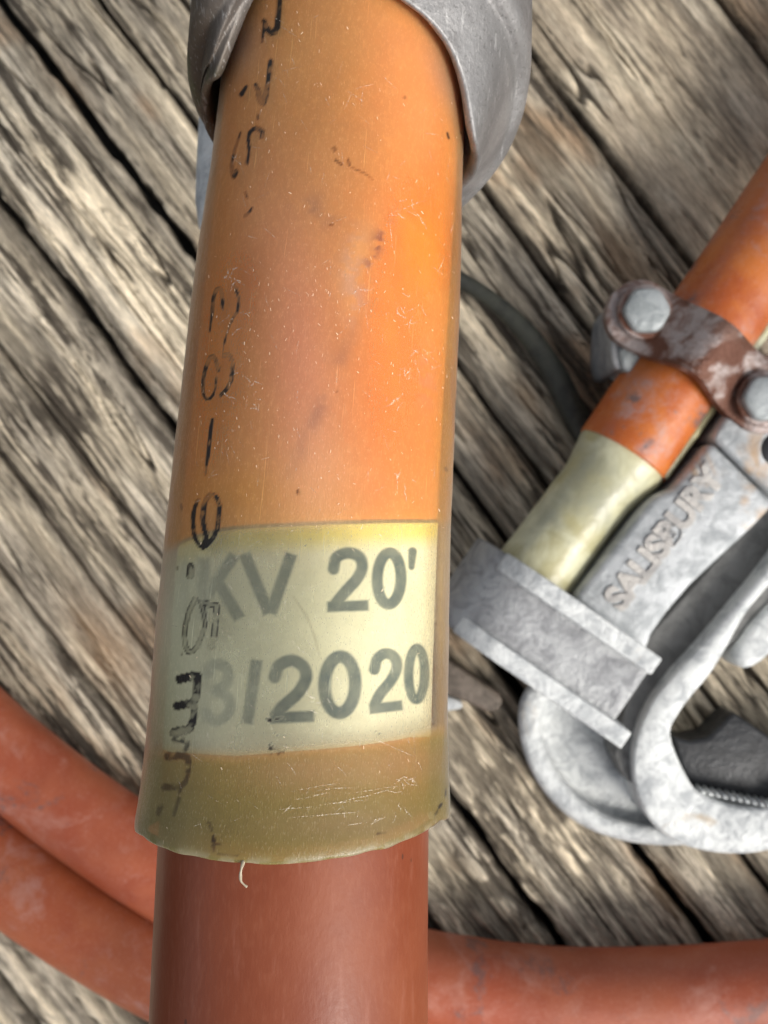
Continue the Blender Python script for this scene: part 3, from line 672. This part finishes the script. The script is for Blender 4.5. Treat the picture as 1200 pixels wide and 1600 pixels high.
front_clamp = thing('grounding_clamp', 'dark grey metal clamp whose thick collar grips the yellow sleeve at the top', 'clamp', (-.5, 6.5, 9.6), 'cable clamps')
outer = {-180: (540, 330), -160: (450, 300), -140: (385, 243), -125: (345, 215), -110: (314, 188), -95: (297, 145), -80: (293, 100), -60: (302, 35), -40: (325, -35), -20: (400, -130), 0: (540, -190), 20: (640, -160), 40: (735, -95), 60: (797, -15), 78: (826, 58), 92: (829, 110), 105: (818, 180), 118: (792, 243), 130: (755, 290), 142: (712, 330), 160: (630, 360)}
inner = {-95: (341, 170), -80: (344, 112), -68: (360, 80), -55: (381, 50), -45: (393, 0), -30: (430, -40), 0: (540, -62), 25: (615, -2), 45: (668, 36), 63: (702, 88), 80: (719, 140), 93: (727, 215)}
oa = sorted(outer); rs_o = [solve_rs(*outer[a], R(a)) for a in oa]
ii = [inv(inner[a][0], inner[a][1], 1.36) for a in sorted(inner)]
ia = [math.degrees(q[1]) for q in ii]; rs_i = [(1.36, q[0]) for q in ii]; _k = np.argsort(ia); ia = [ia[k] for k in _k]; rs_i = [rs_i[k] for k in _k]
print('collar outer', [(a, round(r, 2), round(s, 2)) for a, (r, s) in zip(oa, rs_o)]); print('collar inner', [(a, round(r, 2), round(s, 2)) for a, (r, s) in zip(ia, rs_i)])
NA = 420; aa = np.linspace(-180, 180, NA, endpoint=False)
def per(xs, ys):
    xs = np.array(xs, float); ys = np.array(ys, float); xx = np.concatenate([xs-360, xs, xs+360]); yy = np.tile(ys, 3)
    v = np.interp(np.arange(-360, 720, 1.5), xx, yy); k = np.exp(-.5*(np.arange(-8, 9)/3.2)**2); k /= k.sum(); v = np.convolve(v, k, 'same')
    return np.interp(aa, np.arange(-360, 720, 1.5), v)
ro = per(oa, [r for r, s in rs_o]); so = per(oa, [s for r, s in rs_o])
ri = per(ia, [min(max(r, 1.30), 1.50) for r, s in rs_i]); si = per(ia, [s for r, s in rs_i])
prof = []
nprof = 64
CV = np.zeros((nprof, NA, 3)); brown = np.zeros((nprof, NA))
A = np.radians(aa)
for k in range(nprof):
    t = k/(nprof-1)
    if t < .15:   # inner wall coming forward
        q = t/.15; r = ri+.07*(q < .99)*0; s = si+1.3*(1-q)+.06
    elif t < .24: # rounded inner lip
        q = (t-.15)/.09*math.pi/2; r = ri+.09*(1-math.cos(q)); s = si+.06-.09*math.sin(q)
    elif t < .56: # the flat face
        q = (t-.24)/.32; r = ri+.09+(ro-.16-ri-.09)*q; s = (si-.03)*(1-q)+(so-.12)*q
        left = np.exp(-((aa+72)/34)**2); s = s+.10*left*np.sin(q*7.5+(aa+80)*.03)*math.sin(math.pi*q)
    elif t < .72: # heavy rounded rim
        q = (t-.56)/.16*math.pi/2; r = ro-.16+.16*math.sin(q); s = so-.12+.18*(1-math.cos(q))
    else:
        q = (t-.72)/.28; r = ro+0*q; s = so+.06+1.6*q
    edge_r = 0.0
    nzr = .05*(fbm(A*2.2+9, np.full(NA, t*5), 501, 4)-.5)+.012*(fbm(A*12+9, np.full(NA, t*26), 503, 3)-.5)
    CV[k] = tp(s+edge_r+nzr*.7, A, r+edge_r*.4+nzr*.5)
    brown[k] = np.clip(np.exp(-((aa+80)/45)**2)*1.2, 0, 1)
CF = grid_faces(nprof, NA, True)[:, ::-1]; j = np.arange(NA); j2 = (j+1) % NA
CF = np.concatenate([CF, np.stack([j, (nprof-1)*NA+j, (nprof-1)*NA+j2, j2], -1)[:, ::-1]], 0)
mk('collar', CV.reshape(-1, 3), CF, M['pewter'], front_clamp, attrs={'brown': brown})
prism('clamp_body', [(286, -420), (288, -100), (290, 0), (292, 60), (304, 150), (300, 220), (297, 300), (303, 345), (326, 378), (420, 392), (540, 384), (600, 300), (640, -100), (640, -420)], 12.4, 9.6, M['alu_white'], front_clamp, bevel=.35)

# ------------------------------------------------------------------ coils of cable lying on the deck
zc = 1.22
def at_axis(pts, z=zc): return [P(x, y, z) for x, y in pts]
c1 = thing('grounding_cable', 'inner loop of orange cable coil, the one nearer the white hook', 'cable', P(460, 1490, 0)*np.array([1, 1, 0]), 'orange grounding cables')
tube('jacket', at_axis([(-330, 760), (-200, 950), (-60, 1118), (60, 1222), (190, 1318), (330, 1405), (480, 1478), (640, 1522), (800, 1548), (960, 1556), (1120, 1550), (1280, 1532), (1420, 1490), (1560, 1400)]), 1.16, M['rubber'], c1, 64, 220, wob=.04)
c2 = thing('grounding_cable', 'outer loop of orange cable coil, lying in the bottom left corner', 'cable', P(300, 1600, 0)*np.array([1, 1, 0]), 'orange grounding cables')
tube('jacket', at_axis([(-420, 860), (-260, 1090), (-100, 1272), (30, 1376), (160, 1462), (300, 1540), (440, 1610), (600, 1660), (780, 1694), (960, 1702), (1150, 1690), (1340, 1650), (1500, 1590)], 1.2), 1.18, M['rubber_b'], c2, 64, 220, wob=.04, seed=4)
hose = tube('dark_hose', [P(x, y, z) for x, y, z in ((600, 395, .45), (690, 425, .42), (735, 447, .42), (785, 483, .45), (830, 530, .45), (866, 585, .45), (893, 640, .42), (925, 700, .35), (950, 760, .3))], lambda s: .22+.13*min(max((s-3)/3, 0), 1), M['olive'], None, 20, 90)
tag(hose, 'thin dark olive hose curving over the boards between the sleeve and the right clamp', 'hose')

# ------------------------------------------------------------------ the clamp on the right
clamp = thing('grounding_clamp', 'pale aluminium hook clamp with raised lettering and rusty strap, lying on the boards', 'clamp', P(1010, 950, 0)*np.array([1, 1, 0]), 'cable clamps')
ccab = thing('grounding_cable', 'orange cable strapped into the right clamp, ending in a pale yellow sleeve', 'cable', P(1060, 570, 0)*np.array([1, 1, 0]), 'orange grounding cables')
u = np.array([.568, .823]); v = np.array([.823, -.568])
ZA = 2.05
def ax(px, py, z=ZA): return P(px, py, z)
j0 = [ax(1700, -360, 1.6), ax(1400, 85, 1.9), ax(1262, 285), ax(1122, 492), ax(1046, 603), ax(972, 713)]
tube('jacket', j0, 1.22, M['rubber_clamp'], ccab, 64, 120, wob=.02)
def mat_pale():
    t = NT('pale_yellow_plastic'); co = t.coords(); a = t.noise(co, 1.0, 5, .6, .5)
    c = t.mix(t.ramp(a, .35, .65), (.40, .37, .20), (.60, .59, .41)); c = t.mix(t.ramp(t.noise(co, .5, 4), .5, .7), c, (.34, .34, .24))
    return t.done(t.pbsdf(c, .34, normal=t.bump(t.noise(co, 2.0, 4), .35, .08)))
M['pale'] = mat_pale()
sl = [ax(985, 693), ax(966, 721), ax(950, 742), ax(905, 800), ax(860, 862), ax(828, 905), ax(790, 960, 1.95)]
tube('clear_sleeve', sl, lambda s: 1.17 if s < .5 else (1.17-.19*min(max((s-.5)/.9, 0), 1)+.05*min(max((s-2.4)/2.5, 0), 1)), M['pale'], ccab, 64, 120, wob=.05)
# free edge of the sleeve seen along the right side of the jacket
offs = lambda px, py, z, k=76: P(px+v[0]*k, py-(v[1])*k, z)
ed = [offs(1400, 85, 2.6, 76), offs(1262, 285, 2.6, 76), offs(1122, 492, 2.6, 75), offs(1046, 603, 2.6, 74), offs(976, 704, 2.6, 72)]
tube('sleeve_edge', ed, .13, M['pale'], ccab, 12, 60)

# body
prism('body_plate', [(895, 936), (1012, 786), (1027, 773), (1052, 763), (1080, 729), (1112, 688), (1213, 788), (1181, 822), (1130, 869), (1080, 916), (1044, 958), (1020, 992), (1006, 1034), (975, 1012)], 3.1, 1.0, M['alu_letter'], clamp, bevel=.2)
prism('mounting_block', [(1114, 684), (1130, 657), (1210, 545), (1300, 560), (1340, 640), (1300, 700), (1218, 786)], 3.1, .6, M['alu_letter'], clamp, bevel=.14)
hole = mk('bolt_hole', *(lambda c: (np.vstack([c+np.array([[.42*math.cos(a), .42*math.sin(a), 0.] for a in np.linspace(0, 2*np.pi, 24, endpoint=False)]), c+np.array([[.34*math.cos(a), .34*math.sin(a), .05] for a in np.linspace(0, 2*np.pi, 24, endpoint=False)])]),
       [tuple(range(24, 48))]+[(i, (i+1) % 24, 24+(i+1) % 24, 24+i) for i in range(24)]))(P(1216, 702, 3.1)), M['black'], clamp)  # raised black disc; the shade inside the hole is put into its colour
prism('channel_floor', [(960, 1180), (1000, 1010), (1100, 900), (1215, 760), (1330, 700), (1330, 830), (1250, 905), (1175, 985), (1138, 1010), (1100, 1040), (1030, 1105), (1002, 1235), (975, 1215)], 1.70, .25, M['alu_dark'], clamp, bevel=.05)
# raised lettering
fc = bpy.data.curves.new('lettering', 'FONT'); fc.body = 'SALISBURY'; fc.extrude = .0002; fc.size = .0084; fc.align_x = 'CENTER'; fc.align_y = 'CENTER'; fc.offset = .0003; fc.bevel_depth = .00015; fc.space_character = 1.0
tmp = bpy.data.objects.new('tmp', fc); COL.objects.link(tmp); bpy.context.view_layer.update()
me = bpy.data.meshes.new_from_object(tmp.evaluated_get(bpy.context.evaluated_depsgraph_get())); bpy.data.objects.remove(tmp)
me.name = 'lettering'
let = bpy.data.objects.new('lettering', me); COL.objects.link(let); let.parent = [c for c in clamp.children if c.name.startswith('body_plate')][0]
me.materials.clear(); me.materials.append(mat_metal('worn_letters', (.47, .45, .42), (.33, .32, .31), rough=.5, metal=.3))
lp_ = P(1038, 842, 3.1)*S-np.array(world_loc(let.parent)); let.location = lp_; let.rotation_euler = (0, 0, math.atan2(.79, .61)); let.location.z += .0002

# collar band: profile across (v, z), swept along u
pc = P(792, 952, 0); 
def band(name, u0, u1, lift, mat, parent, vend=4.05, inset=0.0, a0=205):
    rb = 1.62+lift; prof = []
    for a in np.linspace(R(a0), R(90), 18):
        rk = 1.62+lift*min(1, (a0-math.degrees(a))/40.) if lift else rb; prof.append((rk*math.cos(a), ZA+rk*math.sin(a)))
    for vv in np.linspace(.4, vend, 10): prof.append((vv, ZA+rb-.10*vv/vend))
    top = [(a, max(b, .06)) for a, b in prof]
    bot = [(a*.72, ZA+(b-ZA)*.72) for a, b in prof[:18]]+[(vv, ZA+rb-.10*vv/vend-1.3) for vv in np.linspace(.4, vend-inset, 10)]
    bot = [(a, max(b, .03)) for a, b in bot][::-1]
    loop = top+bot; n = len(loop); V = []
    for uu in (u0, u1):
        for (a, z) in loop:
            xy = pc[:2]*((H-ZA)/H)+uu*u+a*v; V.append((xy[0], xy[1], z))
    F = [(i, (i+1) % n, n+(i+1) % n, n+i) for i in range(n)]
    m = len(top)
    for k in range(m-1): F.append((k+1, k, n-1-k, n-2-k)); F.append((n+k, n+k+1, n+n-2-k, n+n-1-k))
    return mk(name, V, F, mat, parent, bevel=.10)
cb = band('collar_band', -1.12, 1.10, 0, M['alu'], clamp, 3.35)
band('rib', .66, 1.13, .24, M['alu_white'], cb, 3.35, a0=128); band('rib', -1.15, -.70, .24, M['alu_white'], cb, 3.75, a0=128)
prism('side_lug', [(640, 1000), (700, 1030), (748, 1062), (792, 1092), (772, 1118), (742, 1104), (700, 1086), (640, 1068)], .9, .05, M['alu_brown'], clamp, bevel=.15, ch=1)
prism('lug_tip', [(640, 1072), (690, 1084), (722, 1096), (724, 1108), (700, 1112), (640, 1096)], .6, .05, M['alu_white'], clamp, bevel=.1)

# rounded end eye with a rim and a dished floor
oc = [(835, 1060), (812, 1088), (808, 1130), (818, 1180), (842, 1228), (876, 1268), (922, 1298), (980, 1316), (1040, 1322), (1100, 1318), (1160, 1300), (1120, 1200), (1000, 1170), (930, 1120)]
ic = [(858, 1085), (846, 1110), (845, 1145), (856, 1180), (878, 1216), (908, 1248), (946, 1272), (990, 1286), (1040, 1292), (1085, 1288), (1130, 1272), (1100, 1205), (995, 1178), (935, 1130)]
oc_, ic_ = chaikin(oc, 2), chaikin(ic, 2); n = len(oc_)
rings = []
for f, z in ((0, .05), (0, .85), (.04, .97), (.25, 1.06), (.7, 1.05), (.93, .97), (1.0, .85), (1.03, .48)):
    q = oc_*(1-f)+ic_*f; rings.append([P(a, b, z) for a, b in q])
cen = np.array([P(a, b, .5)[:2] for a, b in ic_]).mean(0)
for f, z in ((.85, .42), (.55, .55), (.2, .72)):
    q = np.array([P(a, b, z) for a, b in ic_]); q[:, :2] = cen+(q[:, :2]-cen)*f; rings.append(q.tolist())
V = np.array([p for r_ in rings for p in r_]); F = [tuple(f) for f in grid_faces(len(rings), n, True)]; F.append(tuple(range((len(rings)-1)*n, len(rings)*n)))
eye = mk('end_eye', V, F, M['alu_white'], clamp)
bm = bmesh.new(); bm.from_mesh(eye.data); bmesh.ops.recalc_face_normals(bm, faces=bm.faces); bm.to_mesh(eye.data); bm.free()

# the C hook
ho = [(1330, 705), (1262, 800), (1200, 886), (1150, 946), (1100, 1004), (1050, 1058), (1018, 1100), (998, 1145), (990, 1195), (997, 1245), (1020, 1288), (1060, 1318), (1110, 1333), (1170, 1335), (1235, 1320), (1295, 1285), (1340, 1230), (1360, 1160)]
hi = [(1345, 722), (1275, 815), (1212, 902), (1165, 960), (1138, 1008), (1112, 1052), (1084, 1085), (1062, 1115), (1049, 1142), (1058, 1178), (1072, 1208), (1090, 1236), (1120, 1252), (1160, 1263), (1210, 1262), (1250, 1240), (1280, 1205), (1295, 1160)]
hoc, hic = catmull(ho, 120), catmull(hi, 120)
zt = np.interp(np.linspace(0, 1, 120), [0, .25, .45, .7, 1], [2.5, 2.3, 2.1, 1.8, 1.8])
rings = []
for f, dz in ((0, None), (0, -.16), (.02, -.05), (.08, -.01), (.5, .03), (.92, -.01), (.98, -.05), (1, -.16), (1, None)):
    row = []
    for i in range(120):
        q = hoc[i]*(1-f)+hic[i]*f; z = .06 if dz is None else zt[i]+dz+.06*(fbm(i*.25, f*6., 601, 3)-.5)
        qq = P(q[0], q[1], zt[i]); row.append((qq[0], qq[1], z))
    rings.append(row)
V = np.array(rings).reshape(-1, 3); F = [tuple(f) for f in grid_faces(9, 120)]; F += [(i, i+1, 8*120+i+1, 8*120+i) for i in range(119)]
F += [tuple(k*120 for k in range(9)), tuple(k*120+119 for k in range(9))[::-1]]
hk = mk('hook_jaw', V, F, M['alu_white'], clamp)
bm = bmesh.new(); bm.from_mesh(hk.data); bmesh.ops.recalc_face_normals(bm, faces=bm.faces); bm.to_mesh(hk.data); bm.free()
prism('jaw_insert', [(1050, 1150), (1078, 1158), (1108, 1152), (1146, 1112), (1196, 1146), (1250, 1180), (1275, 1215), (1240, 1250), (1190, 1270), (1130, 1262), (1090, 1243), (1068, 1212)], 1.15, .05, M['black'], clamp, bevel=.12)
# small teeth along the inner edge of the hook
for k in range(12):
    x0, y0 = 1094+k*11.5, 1240+k*2.6-.02*(k*11)**1.3*.3
    prism('tooth', [(x0, y0), (x0+9, y0+2), (x0+5, y0-7)], 1.72, 1.2, M['alu_white'], hk, bevel=0)
prism('eye_screw', [(1300, 850), (1210, 938), (1172, 978), (1148, 1016), (1149, 1034), (1163, 1047), (1184, 1042), (1212, 1018), (1260, 968), (1330, 910)], 1.9, .5, M['alu_white'], clamp, bevel=.22, ch=1)

# rusty strap with two bolts over the cable
A0, A1 = np.array([1006., 487.]), np.array([1194., 622.])
prism('strap_foot', [(956, 500), (962, 468), (988, 450), (1020, 456), (1044, 484), (1036, 528), (1000, 562), (966, 584), (954, 560)], 2.45, .05, M['alu'], clamp, bevel=.15, ch=1)
prism('strap_foot', [(1150, 600), (1180, 575), (1235, 580), (1260, 620), (1235, 665), (1190, 668), (1155, 640)], 3.0, .1, M['alu'], clamp, bevel=.12, ch=1)
prism('foot_web', [(968, 545), (1002, 520), (1010, 560), (985, 585), (972, 575)], 2.6, 1.0, M['zinc'], clamp, bevel=.1)
nS, nW = 70, 13
pd = A1-A0; L = np.linalg.norm(pd); pd = pd/L; pn = np.array([-pd[1], pd[0]])
topV = np.zeros((nS, nW, 3)); RAD = 55
for i in range(nS):
    q = -RAD+(L+2*RAD)*i/(nS-1)
    if q < 0: w = math.sqrt(max(RAD**2-q*q, 4))
    elif q > L: w = math.sqrt(max(RAD**2-(q-L)**2, 4))
    else: w = RAD-8*math.exp(-((q-L/2)/60)**2)
    tq = min(max(q/L, 0), 1); zz = 3.05+.95*math.exp(-((tq-.47)/.26)**2)+.25*tq
    for j in range(nW):
        f = -1+2*j/(nW-1); p = A0+pd*q+pn*w*f; e = .10*abs(f)**4
        topV[i, j] = P(p[0], p[1], 3.3); topV[i, j, 2] = zz-e+.03*float(fbm(i*.3, j*.5, 701, 3)-.5)
bV = topV.copy(); bV[..., 2] -= .32
V = np.concatenate([topV.reshape(-1, 3), bV.reshape(-1, 3)]); g0 = grid_faces(nS, nW); n0 = nS*nW
F = [tuple(f) for f in g0]+[tuple(f[::-1]+n0) for f in g0]
bd = [i*nW for i in range(nS)]+[(nS-1)*nW+j for j in range(1, nW)]+[i*nW+nW-1 for i in range(nS-2, -1, -1)]+[j for j in range(nW-2, 0, -1)]
F += [(bd[k], bd[(k+1) % len(bd)], n0+bd[(k+1) % len(bd)], n0+bd[k]) for k in range(len(bd))]
strap = mk('cable_strap', V, F, M['rust'], clamp, bevel=.06)
bm = bmesh.new(); bm.from_mesh(strap.data); bmesh.ops.recalc_face_normals(bm, faces=bm.faces); bm.to_mesh(strap.data); bm.free()
for (x, y, z) in ((1012, 484, 3.18), (1200, 622, 3.45)):
    c = P(x, y, z+.3); V = []; n = 36; prof = [(.54, -.5), (.54, .02), (.52, .09), (.47, .12), (.2, .13)]
    for r_, dz in prof:
        for a in np.linspace(0, 2*np.pi, n, endpoint=False):
            k = 1+.035*math.cos(6*a); V.append((c[0]+r_*k*math.cos(a), c[1]+r_*k*math.sin(a), c[2]+dz-.1))
    F = [tuple(f) for f in grid_faces(len(prof), n, True)]+[tuple(range((len(prof)-1)*n, len(prof)*n))]
    bh = mk('bolt', V, F, M['zinc'], clamp)
    V = []; 
    for r_, dz in ((.66, -.24), (.66, -.18), (.62, -.15), (.5, -.15)):
        for a in np.linspace(0, 2*np.pi, n, endpoint=False): V.append((c[0]+r_*math.cos(a), c[1]+r_*math.sin(a), c[2]+dz-.02))
    F = [tuple(f) for f in grid_faces(4, n, True)]; mk('washer', V, F, M['rust'], bh)
print('objects', len(bpy.data.objects))
